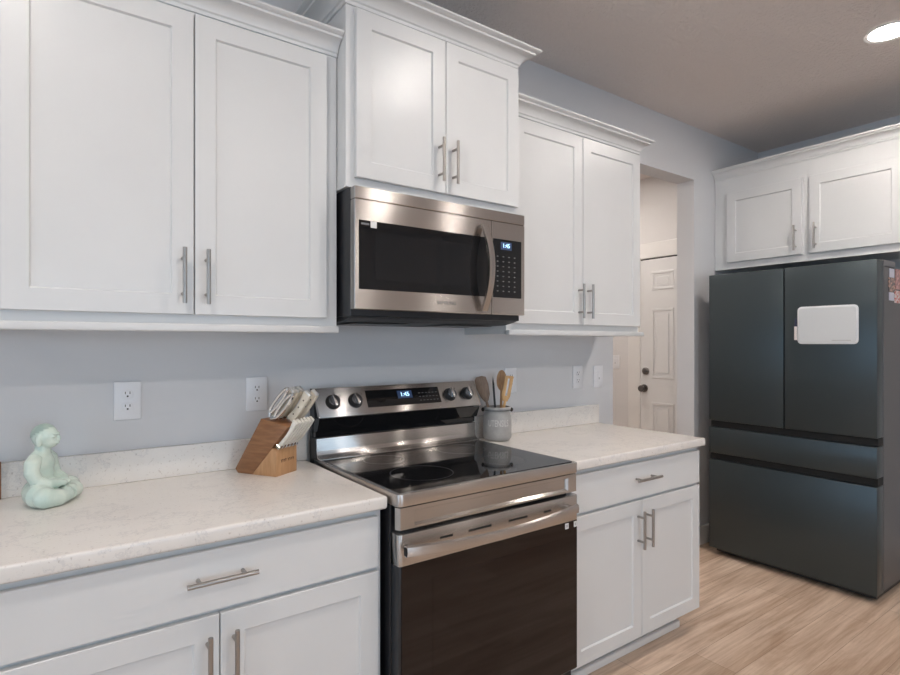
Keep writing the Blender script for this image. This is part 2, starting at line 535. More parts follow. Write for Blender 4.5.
U = -.291                                 # face-frame plane of the two standard wall cabinets
wall_cabinet('wall_cabinet', 'widest white two-door wall cabinet, above the seated statue and wall sockets', -.955, -.013, U, 1.40, 2.36,
             [(-.917, -.473, 1.446, 2.330), (-.469, -.057, 1.446, 2.330)], [(-.503, 1.556), (-.439, 1.556)], 2.342, True, False, (1.396, True, False), ph=(.062, .067))
wall_cabinet('wall_cabinet', 'short white two-door cabinet raised above the microwave', -.010, .757, -.356, 1.887, 2.52,
             [(.021, .388, 1.921, 2.490), (.391, .757, 1.921, 2.490)], [(.357, 2.035), (.421, 2.035)], 2.500, True, True, None, ph=(.078, .068), open_bottom=.02)
wall_cabinet('wall_cabinet', 'white two-door wall cabinet between the microwave and the doorway', .762, 1.675, U, 1.40, 2.36,
             [(.792, 1.226, 1.446, 2.330), (1.230, 1.667, 1.446, 2.330)], [(1.196, 1.556), (1.260, 1.556)], 2.342, False, True, (1.396, False, True), ph=(.062, .067))
# over the fridge, on the right wall: built facing -Y then turned
FCX = 2.95
wall_cabinet('wall_cabinet', 'deep white two-door cabinet over the dark refrigerator', .002, 1.165, -(XR - FCX) + .001, 0, .62,
             [(.094, .561, .044, .513), (.600, 1.067, .044, .513)], [(.528, .145), (.639, .145)], .618, False, True, None,
             loc=(XR - .001, -.001, 1.862), rot=R(-90), ph=(.05, .066), hl=.155)

def base_cabinet(label, x0, x1, dr, d1, d2, hd, h1, h2, expose_right=False):
    t = thing('base_cabinet', label, 'cabinet', (x0, -.001, 0), world=True, group='white base cabinets')
    YF_ = -.610
    g = G(); g.box(x0, x1, YF_, -.001, .10, .875, .001)
    build('carcass', g, M['paint'], t, smooth=False)
    xe = x1 - (.045 if expose_right else .004)
    g = G(); g.box(x0 + .004, xe, -.532, -.002, .0, .0995)
    build('toe_kick', g, M['paint'], t, smooth=False)
    g = G().box(x0 + .004, xe + .004, -.552, -.5325, .0, .034, .006, 2)
    build('shoe_moulding', g, M['trim'], t)
    g = G().box(dr[0], dr[1], YF_ - .0195, YF_ - .0005, .706, .855, .002)
    o = build('drawer', g, M['paint'], t)
    build('bar_handle', bar_pull((hd - .011, .789), .165, False, YF_ - .0195), M['nickel'], o)
    for d, h in ((d1, h1), (d2, h2)):
        o = build('cabinet_door', shaker(d[0], d[1], .115, .694, YF_ - .0005), M['paint'], t, smooth=False)
        build('bar_handle', bar_pull((h, .578), .158, True, YF_ - .0195), M['nickel'], o)
    return t
base_cabinet('white base cabinet under the counter that carries the statue and knife block', -.955, -.018, (-.917, -.034), (-.917, -.478), (-.475, -.034), -.464, -.506, -.444)
base_cabinet('white base cabinet at the end of the counter beyond the oven', .768, 1.682, (.790, 1.676), (.790, 1.2305), (1.2335, 1.676), 1.255, 1.203, 1.261, True)

def worktop(label, x0, x1, ends):
    t = thing('worktop', label, 'worktop', (x0, -.001, .876), world=True, group='quartz worktops')
    g = G()
    g.box(x0, x1, -.648, -.001, .876, .914)
    es = [e for e in g.bm.edges if (all(abs(v.co.y + .648) < 1e-4 for v in e.verts))
          or (ends and all(abs(v.co.x - x1) < 1e-4 for v in e.verts))]
    bmesh.ops.bevel(g.bm, geom=es, offset=.009, segments=4, profile=.5, affect='EDGES')
    build('slab', g, M['quartz'], t)
    build('backsplash', G().box(x0, x1, -.020, -.001, .9142, 1.016, .0015), M['quartz'], t)
worktop('pale quartz worktop under the seated statue and knife block', -.97, -.012, True)
worktop('pale quartz worktop beside the utensil crock, ending at the doorway', .766, 1.700, True)

# ------------------------------------------------------------------ the range
RX0, RX1, RF = -.006, .760, -.690
t = thing('electric_range', 'stainless freestanding electric range with a black glass cooktop', 'oven', (.377, -.03, 0), world=True)
build('body', G().box(RX0 + .004, RX1 - .004, -.640, -.03, .10, .885, .002), M['black'], t)
build('base', G().box(RX0 + .03, RX1 - .03, -.60, -.06, 0, .0995), M['black_plastic'], t)
# storage drawer, slightly set back
build('drawer', G().box(RX0 + .006, RX1 - .006, -.664, -.641, .085, .166, .003), M['black'], t)
def rounded_front(x0, x1, yb, yf, r, n=5):
    """plan outline (x,y) with rounded front corners"""
    pts = [(x0, yb)]
    for k in range(n + 1):
        a = R(180 + 90 * k / n); pts.append((x0 + r + r * math.cos(a), yf + r + r * math.sin(a)))
    for k in range(n + 1):
        a = R(270 + 90 * k / n); pts.append((x1 - r + r * math.cos(a), yf + r + r * math.sin(a)))
    pts.append((x1, yb))
    return pts
# cooktop rim, then the glass
build('cooktop_rim', G().prism(rounded_front(RX0, RX1, -.075, RF - .004, .016), .888, .9245, 'z', .0012), M['steel'], t)
ck = build('cooktop_glass', G().box(RX0 + .014, RX1 - .014, RF + .016, -.090, .9235, .9262, .0006), M['black_glass'], t)
for (cx_, cy_, rr) in ((.20, -.50, .105), (.56, -.50, .085), (.20, -.24, .075), (.56, -.24, .10)):
    build('burner_ring', G().lathe([(rr, .9263), (rr + .002, .9264), (rr + .002, .9263), (rr, .92625)], cx_, cy_, 48, True), M['ring'], ck)
# front panel with its long shallow recess
g = G(); y = RF
def V(x, yy, z): return g.bm.verts.new((x, yy, z))
def ringf(i, z0, z1, x0, x1, yy): return [V(x0 + i, yy, z0 + i), V(x1 - i, yy, z0 + i), V(x1 - i, yy, z1 - i), V(x0 + i, yy, z1 - i)]
rg = [ringf(0, .820, .884, RX0 + .010, RX1 - .010, -.655), ringf(0, .820, .884, RX0 + .002, RX1 - .002, -.672), ringf(.0, .820, .884, RX0 + .010, RX1 - .010, y), ringf(0, .8265, .872, .052, .708, y), ringf(0, .834, .868, .058, .702, y + .009)]
for A, B in zip(rg, rg[1:]):
    for k in range(4): g.bm.faces.new((A[k], A[(k + 1) % 4], B[(k + 1) % 4], B[k]))
g.bm.faces.new(rg[-1]); g.bm.faces.new(rg[0][::-1])
bmesh.ops.recalc_face_normals(g.bm, faces=g.bm.faces[:])
build('front_panel', g, M['steel'], t, angle=20)
# oven door
g = G().box(RX0 + .004, RX1 - .004, RF, -.643, .170, .806, .004, 2)
dr = build('oven_door', g, M['black'], t)
g = G().prism(rounded_front(RX0 + .003, RX1 - .003, -.645, RF - .003, .010), .716, .807, 'z', .001)
band = build('door_band', g, M['steel'], dr)
gl = build('door_glass', G().box(RX0 + .012, RX1 - .008, RF - .003, RF + .001, .176, .7155, .001), M['oven_glass'], dr)
build('window_border', G().box(.115, .645, RF - .0034, RF - .0031, .26, .66), M['oven_glass'], gl, smooth=False)
for (a, b_) in ((.140, .190), (.250, .344), (.417, .504), (.580, .618)):
    build('vent_slot', G().box(a, b_, RF - .0036, RF - .001, .769, .777, .001), M['dark_gap'], dr)
# handle: a flat bar bowed outwards
pts = []
for k in range(25):
    u = k / 24; bow = .060 - .024 * (2 * u - 1) ** 2
    pts.append((-.001 + u * .713, RF - .003 - bow, .772 - .012 * math.sin(math.pi * u)))
g = G(); rings = []
for (x, yy, z) in pts:
    rings.append([g.bm.verts.new(q) for q in ((x, yy - .007, z - .013), (x, yy - .009, z), (x, yy - .007, z + .013), (x, yy + .002, z + .017), (x, yy + .010, z + .013), (x, yy + .010, z - .013), (x, yy + .002, z - .017))])
for A, B in zip(rings, rings[1:]):
    n = len(A)
    for k in range(n): g.bm.faces.new((A[k], A[(k + 1) % n], B[(k + 1) % n], B[k]))
g.bm.faces.new(rings[0][::-1]); g.bm.faces.new(rings[-1])
for xx in (.028, .694): g.box(xx - .011, xx + .011, RF - .040, RF - .002, .758, .780, .003)
bmesh.ops.recalc_face_normals(g.bm, faces=g.bm.faces[:])
hd = build('oven_handle', g, M['steel'], dr, angle=40)
build('end_cap', G().box(-.0032, -.0008, RF - .046, RF - .031, .760, .784, .001), M['dark_gap'], hd)
for (a, b_, c, d) in ((.688, .706, .692, .712), (.734, .749, .692, .712)):
    st = build('sticker', G().box(a, b_, RF - .0042, RF - .0031, c, d), M['sticker'], dr, smooth=False)
    build('sticker_print', G().box(a + .005, b_ - .005, RF - .0046, RF - .0043, c + .005, d - .005), M['print'], st, smooth=False)
# backguard: sloped control panel over a black recess over a curved steel apron
g = G().prism([(-.030, .9), (-.030, 1.187), (-.056, 1.187), (-.075, 1.082), (-.050, 1.050), (-.050, 1.003), (-.082, 1.003), (-.086, .95), (-.086, .9)], RX0 + .002, RX1 - .002, 'x')
build('backguard', g, M['black'], t, smooth=False)
BX0, BX1 = RX0 + .005, RX1 + .008
ap = [(-.080, 1.004), (-.0865, 1.001), (-.0875, .955), (-.093, .940), (-.104, .931), (-.120, .9275), (-.120, .9255), (-.080, .9255)]
build('apron', G().prism(ap, BX0, BX1 - .012, 'x', .0006), M['steel'], t, angle=30)
# control panel, slope between (y -.060, z 1.188) and (y -.084, z 1.074)
TOP, BOT = Vector((0, -.064, 1.188)), Vector((0, -.118, 1.083))
g = G().prism([(TOP.y, TOP.z), (TOP.y + .014, TOP.z + .001), (TOP.y + .03, TOP.z - .004), (BOT.y + .03, BOT.z + .002), (BOT.y + .006, BOT.z - .004), (BOT.y, BOT.z)], BX0, BX1, 'x', .0015)
cp = build('control_panel', g, M['steel'], t)
g = G().prism([(-.052, 1.078), (-.114, 1.078), (-.092, 1.030), (-.076, 1.024), (-.074, 1.005), (-.052, 1.005)], BX0, BX1 - .006, 'x')
build('recess_panel', g, M['black_glass'], t, smooth=False)
sl = (TOP - BOT).normalized(); nrm = Vector((0, -sl.z, sl.y)).normalized()      # outward normal of the slope
SL = Matrix(((1, 0, 0, 0), (0, sl.y, nrm.y, 0), (0, sl.z, nrm.z, 0), (0, 0, 0, 1)))   # local x, up-slope, outward
def on_slope(gg, x, f, lift=0.):
    p = BOT.lerp(TOP, f) + nrm * lift
    return gg.xform(Matrix.Translation((x, p.y, p.z)) @ SL)
H = (TOP - BOT).length
dsp = build('display', on_slope(G().box(-.176, .176, -.036, .036, 0, .0012, .0004), .382, .535), M['black_glass'], cp)
build('display_field', on_slope(G().box(-.035, .035, -.017, .017, .0012, .0014), .385, .62), M['display_field'], dsp, smooth=False)
build('clock_digits', on_slope(text_g('1:45', .026, .0003), .385, .62, .0018), M['display'], dsp, smooth=False)
for i in range(6):
    for j in range(3):
        build('key', on_slope(G().box(.070 + i * .017, .079 + i * .017, -.022 + j * .0165, -.0195 + j * .0165, 0, .0003), .382, .535, .0013), M['dim_print'], dsp, smooth=False)
for kx in (.062, .156, .612, .706):
    kb = build('knob', on_slope(G().lathe([(0, .020), (.021, .020), (.0245, .017), (.0255, .002), (.0295, .0015), (.0295, 0)], seg=32), kx, .50), M['black_plastic'], cp)
    cap = G().lathe([(.0205, .0202), (.0195, .0215), (0, .0215)], seg=32)
    build('knob_face', on_slope(cap, kx, .50), M['dark_chrome'], kb)
    gr = G().box(-.0055, .0055, -.023, .023, .0205, .031, .003, 2)
    build('knob_grip', on_slope(gr.xform(Matrix.Rotation(R(8), 4, 'Z')), kx, .50), M['chrome'], kb)
    build('indicator', on_slope(G().box(-.002, .002, -.002, .002, 0, .0004), kx + .034, .74), M['dark_gap'], cp, smooth=False)

# ------------------------------------------------------------------ the microwave
t = thing('microwave', 'stainless over-the-range microwave hung under the short cabinet', 'microwave', (.377, -.002, 1.432), world=True)
MX0, MX1, MF = -.001, .763, -.405
build('body', G().box(MX0, MX1, -.372, -.002, 1.452, 1.884, .002), M['black'], t)
g = G().prism([(-.004, 1.4515), (-.366, 1.4515), (-.345, 1.446), (-.29, 1.436), (-.004, 1.432)], MX0 + .006, MX1 - .006, 'x')
ub = build('vent_base', g, M['black_plastic'], t, smooth=False)
for (a, b_) in ((.06, .30), (.46, .70)):
    build('grease_filter', G().box(a, b_, -.27, -.12, 1.4300, 1.4315), M['fridge_side'], ub, smooth=False)
build('vent_strip', G().box(MX0, MX1, MF, -.3725, 1.841, 1.882, .002), M['steel'], t)
dr = build('microwave_door', G().box(MX0, .5865, MF, -.3725, 1.474, 1.8395, .002), M['steel'], t)
wn = build('window', G().box(.014, .574, MF - .0012, MF + .001, 1.541, 1.771, .001), M['black_glass'], dr)
build('window_border', G().box(.075, .50, MF - .0016, MF - .0013, 1.575, 1.735), M['mesh_glass'], wn, smooth=False)
build('brand_lettering', text_g('SAMSUNG', .019, .0003).xform(Matrix.Translation((.372, MF - .0004, 1.508)) @ FACE), M['dim_print'], dr, smooth=False)
st = build('sticker', G().box(.057, .080, MF - .0022, MF - .0013, 1.748, 1.770), M['sticker'], wn, smooth=False)
build('sticker_text', G().box(.022, .052, MF - .0018, MF - .0013, 1.755, 1.762), M['dim_print'], wn, smooth=False)
g = G(); rings = []
for k in range(21):
    u = k / 20; z = 1.484 + u * .330; bow = .014 + .046 * (1 - (2 * u - 1) ** 2)
    yy = MF - bow
    rings.append([g.bm.verts.new(q) for q in ((.524, yy - .005, z), (.530, yy - .010, z), (.546, yy - .010, z), (.552, yy - .005, z), (.552, yy + .007, z), (.524, yy + .007, z))])
for A, B in zip(rings, rings[1:]):
    for k in range(6): g.bm.faces.new((A[k], A[(k + 1) % 6], B[(k + 1) % 6], B[k]))
g.bm.faces.new(rings[0][::-1]); g.bm.faces.new(rings[-1])
for z in (1.494, 1.808): g.box(.527, .549, MF - .018, MF - .0005, z - .008, z + .008, .002)
bmesh.ops.recalc_face_normals(g.bm, faces=g.bm.faces[:])
build('door_handle', g, M['steel'], dr)
pn = build('control_panel', G().box(.5885, MX1, MF, -.3725, 1.474, 1.8395, .002), M['steel'], t)
cg = build('control_glass', G().box(.594, .744, MF - .0012, MF + .001, 1.541, 1.772, .001), M['black_glass'], pn)
build('display_field', G().box(.632, .690, MF - .0016, MF - .0013, 1.731, 1.762), M['display_field'], cg, smooth=False)
build('clock_digits', text_g('1:45', .023, .0003).xform(Matrix.Translation((.661, MF - .002, 1.747)) @ FACE), M['display'], cg, smooth=False)
for i in range(4):
    for j in range(8):
        build('key', G().box(.612 + i * .030, .620 + i * .030, MF - .0016, MF - .0013, 1.565 + j * .0195, 1.5685 + j * .0195), M['dim_print'], cg, smooth=False)

# ------------------------------------------------------------------ the refrigerator
FX, FY0, FY1 = 2.660, -.122, -1.027
t = thing('refrigerator', 'dark charcoal four-door refrigerator in the corner', 'refrigerator', (FX + .4, (FY0 + FY1) / 2, 0), world=True)
build('cabinet_body', G().box(FX + .106, 3.50, FY1 + .002, FY0 - .002, .045, 1.770, .004), M['fridge_side'], t)
build('gasket', G().box(FX + .03, FX + .1055, FY1 + .014, FY0 - .014, .05, 1.775), M['dark_gap'], t, smooth=False)
build('toe_grille', G().box(FX + .06, FX + .5, FY1 + .02, FY0 - .02, .012, .0445), M['black_plastic'], t)
YM = -.5765
def fdoor(name, y0, y1, z0, z1, label=None):
    g = G().box(FX, FX + .098, y0, y1, z0, z1, .004, 2)
    return build(name, g, M['fridge'], t)
d1 = fdoor('fridge_door', YM + .003, FY0, .864, 1.797)
d2 = fdoor('fridge_door', FY1, YM - .003, .864, 1.797)
dm = fdoor('drawer', FY1, FY0, .656, .820)
db = fdoor('freezer_drawer', FY1, FY0, .046, .612)
for (z0, z1) in ((.822, .862), (.614, .654)):
    build('grip_recess', G().box(FX + .022, FX + .098, FY1 + .003, FY0 - .003, z0, z1), M['dark_gap'], t, smooth=False)
build('hinge_cover', G().box(FX + .115, FX + .285, FY1 + .002, FY1 + .10, 1.7705, 1.803, .004, 2), M['plate_grey'], t)
for yy in (FY1 + .07, FY0 - .07):
    for xx in (FX + .12, 3.42):
        build('foot', G().lathe([(0, 0), (.022, 0), (.022, .02), (.012, .0445), (0, .0445)], xx, yy, 16), M['black_plastic'], t)

# whiteboard stuck to the fridge door
y0, y1, z0, z1 = -.948, -.652, 1.355, 1.566
t = thing('whiteboard', 'white magnetic message board on the refrigerator door', 'board', (FX - .001, (y0 + y1) / 2, (z0 + z1) / 2), world=True)
def rrect(a0, a1, b0, b1, r, n=6):
    pts = []
    for cx_, cy_, st_ in ((a1 - r, b1 - r, 0), (a0 + r, b1 - r, 90), (a0 + r, b0 + r, 180), (a1 - r, b0 + r, 270)):
        for k in range(n + 1):
            a = R(st_ + 90 * k / n); pts.append((cx_ + r * math.cos(a), cy_ + r * math.sin(a)))
    return pts
build('rim', G().prism(rrect(y0, y1, z0, z1, .022), FX - .009, FX - .0008, 'x', .002), M['board_rim'], t)
fc = build('writing_surface', G().prism(rrect(y0 + .010, y1 - .010, z0 + .010, z1 - .010, .015), FX - .0102, FX - .0088, 'x'), M['whiteboard'], t, smooth=False)
build('printed_line', G().box(FX - .0106, FX - .0103, -.915, -.825, z0 + .019, z0 + .0225), M['print'], fc, smooth=False)
tp = thing('marker', 'white pen with dark cap clipped to the message board', 'pen', (FX - .006, y1 + .008, 1.375), world=True)
build('barrel', G().tube([(FX - .010, y1 + .0085, 1.378), (FX - .010, y1 + .0085, 1.455)], .0078, 12), M['pen'], tp)
build('cap', G().tube([(FX - .010, y1 + .0085, 1.4555), (FX - .010, y1 + .0085, 1.50)], [.0075, .006], 12), M['pen_cap'], tp)
# photographs and magnets on the side
def side_card(name, label, x0, x1, z0, z1, ms, cat='photograph'):
    o = build(name, G().box(x0, x1, FY1 - .0015, FY1 + .0012, z0, z1), ms, None, smooth=False, off=((x0 + x1) / 2, FY1, z0))
    return tag(o, label, cat, 'cards on the side of the refrigerator')
side_card('card', 'pale blank card topmost on the side of the refrigerator', 2.845, 2.915, 1.715, 1.762, M['photo_c'], 'card')
side_card('photograph', 'warm-toned snapshot just below the pale card on the refrigerator side', 2.832, 2.928, 1.638, 1.712, M['photo_a'])
side_card('card', 'small grey card under the warm snapshot on the refrigerator side', 2.838, 2.912, 1.590, 1.634, M['photo_c'], 'card')
side_card('photograph', 'pinkish snapshot beside the warm one, nearer the back of the refrigerator', 2.940, 3.03, 1.655, 1.765, M['photo_b'])
side_card('magnet', 'red and white magnet below the pinkish snapshot on the refrigerator', 2.925, 3.03, 1.580, 1.648, M['photo_d'], 'magnet')

# ------------------------------------------------------------------ ceiling downlights
def downlight(label):
    t = thing('recessed_light', label, 'ceiling light', (0, 0, CZ), group='ceiling downlights')
    build('trim_ring', G().lathe([(.072, -.0005), (.094, -.0005), (.092, -.007), (.074, -.005)], seg=40, closed=True), M['trim'], t)
    build('lens', G().lathe([(0, -.0030), (.0715, -.0030), (.0715, -.0008), (0, -.0008)], seg=40), M['lens'], t)
    return t
l0 = downlight('round lit recessed light in the ceiling in front of the refrigerator')
l0.location = (2.345, -1.165, CZ)
for (x, y) in ((.77, -1.26), (-1.0, -1.26), (.62, -3.0), (2.345, -3.0), (-1.1, -3.0), (-2.8, -2.2)):
    c = dup(l0); c.location = (x, y, CZ)
    c['label'] = 'round recessed ceiling light out over the room, beyond the photo'
c = dup(l0); c.location = (1.6, 1.1, CZ); c['label'] = 'unseen recessed light added to brighten the hall, far from its door'  # unseen lamp, added to light the hall
c = dup(l0); c.location = (2.7, 1.1, CZ); c['label'] = 'unseen recessed light added to brighten the hall beyond the doorway'  # another unseen lamp, added because the hall came out too dark

# ------------------------------------------------------------------ wall plates
def outlet(label, x, z):
    t = thing('wall_socket', label, 'socket', (x, -.0005, z), group='duplex wall sockets')
    build('plate', G().box(-.0385, .0385, -.007, 0, -.0615, .0615, .003, 2), M['plate'], t)
    for sg in (-1, 1):
        g = G().prism(rrect(-.0165, .0165, sg * .0205 - .0145, sg * .0205 + .0145, .011), -.0095, -.0071, 'y', .0006)
        rc = build('receptacle', g, M['plate'], t)
        s = G()
        for xx in (-.0065, .0065): s.box(xx - .0012, xx + .0012, -.0098, -.0093, sg * .0205 + .001, sg * .0205 + .009)
        s.prism(rrect(-.0028, .0028, sg * .0205 - .0085, sg * .0205 - .003, .002, 3), -.0098, -.0093, 'y')
        build('socket_slots', s, M['slot'], rc, smooth=False)
    return t
oz = 1.1755
o1 = outlet('white wall socket on the wall just above the seated statue', -.6105, oz)
for lab, x in (('white wall socket behind the knife block', -.198), ('white wall socket just behind the utensil jar', 1.047), ('white wall socket beside the light switch, under the wall cabinet', 1.538)):
    c = dup(o1); c.location.x = x; c['label'] = lab
def switch(label, loc, rotz):
    t = thing('light_switch', label, 'switch', loc, (0, 0, rotz), 'light switches')
    build('plate', G().box(-.0385, .0385, -.007, 0, -.0615, .0615, .003, 2), M['plate'], t)
    build('rocker', G().box(-.016, .016, -.0105, -.0072, -.033, .033, .0015), M['plate'], t)
    build('toggle_edge', G().box(-.004, .004, -.0125, -.0106, -.016, -.004, .001), M['print'], t)
    return t
s1 = switch('white light switch on the wall beside the doorway', (1.709, -.0005, 1.172), 0)
c = dup(s1); c.location = (HX - .0005, 1.225, 1.185); c.rotation_euler = (0, 0, R(-90)); c['label'] = 'light switch on the beige hall wall seen through the doorway'

# ------------------------------------------------------------------ the seated statue
face = R(-25)                 # the way it looks
BUDDHA = thing('statue', 'small pale green glazed seated meditating statue on the worktop', 'statue', (-.8235, -.135, .9142), (0, 0, face + R(90)))
def statue():
    """looks toward -Y locally; knees spread along X"""
    g = G()
    g.ball((0, .010, .034), (.058, .046, .038))                       # hips
    g.ball((0, .014, .080), (.039, .031, .052))                       # waist
    g.ball((0, .014, .108), (.045, .031, .034))                       # chest
    g.ball((0, .014, .130), (.036, .024, .020))                       # shoulders
    g.tube([(0, .012, .125), (0, .008, .160)], [.021, .019], 16)      # neck
    g.ball((0, .004, .186), (.029, .033, .034))                       # head
    g.ball((0, -.006, .171), (.022, .024, .020))                      # jaw
    g.ball((0, -.0315, .179), (.0040, .0055, .009))                   # nose
    g.ball((0, -.0285, .166), (.009, .005, .0030))                    # mouth
    g.ball((0, -.023, .193), (.018, .010, .004))                      # brow
    for s in (-1, 1):
        g.ball((s * .0115, -.0255, .185), (.0065, .004, .0025))       # lids
        g.ball((s * .0295, .006, .176), (.0045, .008, .018))          # long ears
        g.tube([(s * .030, .014, .130), (s * .046, .013, .118), (s * .053, .011, .092), (s * .050, .000, .068)], [.017, .020, .019, .017], 14)   # upper arm
        g.tube([(s * .050, .000, .068), (s * .038, -.026, .058), (s * .013, -.043, .055)], [.017, .014, .010], 14)  # forearm
        g.ball((s * .010, -.046, .055), (.015, .011, .008))           # hands in the lap
        g.tube([(s * .028, .012, .032), (s * .058, -.012, .031), (s * .070, -.026, .028)], [.034, .034, .028], 18)  # thigh
        g.tube([(s * .072, -.028, .026), (s * .045, -.052, .022), (s * .004, -.058, .021)], [.027, .023, .018], 16)  # shin
        g.ball((-s * .014, -.056, .036), (.022, .013, .009))          # feet
    for s in (-1, 1): g.ball((s * .0705, -.0270, .0285), (.0285, .0285, .0285))   # knees
    g.ball((0, -.018, .022), (.070, .045, .022))                      # lap
    g.ball((0, -.010, .056), (.050, .034, .010))                      # robe fold over the lap
    return g
g = statue()
body = build('figure', g, M['glaze'], BUDDHA, angle=180)
rm = body.modifiers.new('remesh', 'REMESH'); rm.mode = 'VOXEL'; rm.voxel_size = .0022; rm.use_smooth_shade = True
sm = body.modifiers.new('smooth', 'SMOOTH'); sm.iterations = 4; sm.factor = .5
dg = bpy.context.evaluated_depsgraph_get()
me = bpy.data.meshes.new_from_object(body.evaluated_get(dg))
body.modifiers.clear(); old = body.data; body.data = me; bpy.data.meshes.remove(old)
zmin = min(v.co.z for v in me.vertices)
for v in me.vertices: v.co.z = max(v.co.z, .0) if v.co.z > 0.0 else 0.0
me.materials.clear(); me.materials.append(M['glaze'])
hg = G().ball((0, .0050, .1875), (.0296, .0334, .0338), seg=40)
geom = [v for v in hg.bm.verts if v.co.z < .199 - .55 * v.co.y]
bmesh.ops.delete(hg.bm, geom=geom, context='VERTS')
build('hair', hg, M['glaze_dark'], BUDDHA, angle=180)

# ------------------------------------------------------------------ knife block and its knives
TH = math.atan2(.53, .85)
BLK = Vector((-.201, -.228, .9142))
t = thing('knife_block', 'slanted wooden knife block beside the range', 'knife block', BLK, (0, 0, TH))
BW = .108
build('slanted_block', G().prism([(.103, 0), (.163, 0), (.1755, .014), (.064, .192), (-.048, .170), (.019, .0955)], 0, BW, 'x', .0015), M['block_dark'], t)
fb = build('front_wedge', G().prism([(0, 0), (.1022, 0), (.0185, .0945), (0, .089)], 0, BW, 'x', .0012), M['block_light'], t)
# burnt-in script mark: two small flourishes
def flourish(x0, w, z0, h, n):
    pts = []
    for k in range(n * 8 + 1):
        u = k / (n * 8); pts.append((x0 + w * u + .002 * math.sin(u * n * 6.283), -.0004, z0 + h * (.5 + .5 * math.sin(u * n * 6.283 + 1))))
    return pts
g = G(); g.tube(flourish(.022, .030, .044, .010, 4), .0008, 5); g.tube(flourish(.058, .034, .044, .009, 4), .0008, 5)
build('script_mark', g, M['mark'], fb)

def knife(name, label, mat_h, L_, wy, wx, group, rivets=True, steelcap=True, taper=0.):
    t = thing(name, label, 'knife', group=group)
    n = 10; prof = []
    g = G(); rings = []
    for k in range(n + 1):
        u = k / n
        wob = .0022 * math.sin(u * 3.1416 * 1.3)
        hw = wy / 2 * (.82 + .18 * math.cos((u - .1) * 6.283) * .6 + .16 * u)
        hw *= 1 - taper * (1 - u)
        wxx = wx * (1 - taper * .8 * (1 - u))
        cy_ = -.004 * math.sin(u * math.pi) + .006 * u * u
        z = .012 + u * L_
        rings.append([g.bm.verts.new((a * wxx / 2, cy_ + b_ * hw, z)) for a, b_ in ((1, -.7), (1, .7), (.7, 1), (-.7, 1), (-1, .7), (-1, -.7), (-.7, -1), (.7, -1))])
    for A, B in zip(rings, rings[1:]):
        for k in range(8): g.bm.faces.new((A[k], A[(k + 1) % 8], B[(k + 1) % 8], B[k]))
    g.bm.faces.new(rings[0][::-1]); g.bm.faces.new(rings[-1])
    bmesh.ops.recalc_face_normals(g.bm, faces=g.bm.faces[:])
    h = build('handle', g, mat_h, t, angle=50)
    build('bolster', G().box(-wx * .42, wx * .42, -wy * .45, wy * .45, .0015, .0125, .0015), M['chrome'], t)
    if steelcap:
        z = .012 + L_
        build('butt_cap', G().box(-wx * .5, wx * .5, .006 - wy * .47, .006 + wy * .47, z - .001, z + .006, .0025, 2), M['cap_metal'], t)
    if rivets:
        for u in (.22, .5, .78):
            rv = G().lathe([(0, wx / 2 + .0006), (.0028, wx / 2 + .0006), (.0028, -wx / 2 - .0006), (0, -wx / 2 - .0006)], seg=12).xform(Matrix.Rotation(R(90), 4, 'Y'))
            build('rivet', rv.move((0, 0, .012 + u * L_)), M['rivet'], h)
    return t

ALPHA = math.atan2(.661, .75)
def in_block(o, x, s, z):
    ct, st_ = math.cos(TH), math.sin(TH)
    o.location = (BLK.x + ct * x - st_ * s, BLK.y + st_ * x + ct * s, BLK.z + z)
    o.rotation_euler = (ALPHA, 0, TH)
# six steak knives on the ledge of the front wedge
k0 = knife('steak_knife', 'x', M['steakwhite'], .108, .0185, .0115, 'steak knives in the front row of the block', False, False, .42)
ordn = ['nearest the brown side of the block', 'second from the brown side of the block', 'third from the brown side of the block',
        'third from the range side of the block', 'second from the range side of the block', 'nearest the range']
for i in range(6):
    o = k0 if i == 0 else dup(k0)
    in_block(o, .009 + i * .0180, .0035, .0940)
    o['label'] = 'ivory-handled steak knife in the front row, ' + ordn[i]
# larger knives in the top face: the top runs from (s -.048, z .170) to (s .064, z .192)
topz = lambda s: .170 + (s + .048) * (.022 / .112)
k1 = knife('kitchen_knife', 'x', M['cream'], .112, .029, .015, 'large knives in the top of the block')
spots = [(.031, .038, 'large riveted knife behind the shears in the top of the block'),
         (.056, .040, 'large riveted knife at the middle of the back row in the block top'),
         (.083, .042, 'large riveted knife at the back of the block top nearest the range'),
         (.050, -.012, 'large riveted knife in front on the brown side of the block top'),
         (.086, -.014, 'large riveted knife at the front of the block top nearest the range')]
for i, (x, s, lab) in enumerate(spots):
    o = k1 if i == 0 else dup(k1)
    in_block(o, x, s, topz(s) + .003)
    o['label'] = lab
# kitchen shears: two steel loops
sh = thing('kitchen_shears', 'steel kitchen shears with curved loop handles at the brown side of the block', 'scissors')
for s in (-1, 1):
    pts = [(0, s * .004, .002)]
    for k in range(17):
        a = R(-90 + 360 * k / 16)
        pts.append((0, s * (.0135 + .0095 * math.cos(a)), .070 + .054 * math.sin(a)))
    build('loop_handle', G().tube(pts, .0064, 8), M['chrome'], sh)
in_block(sh, .010, .034, topz(.034) + .008)

# ------------------------------------------------------------------ board standing against the backsplash
g = G().prism([(-.022, 0), (-.034, 0), (-.036, .108), (-.024, .108)], -.968, -.9285, 'x', .002)
tag(build('cutting_board', g.move((0, 0, .9143)), M['block_dark'], None, off=(-.948, -.03, .9143)), 'narrow brown wooden board standing against the backsplash by the statue', 'board')

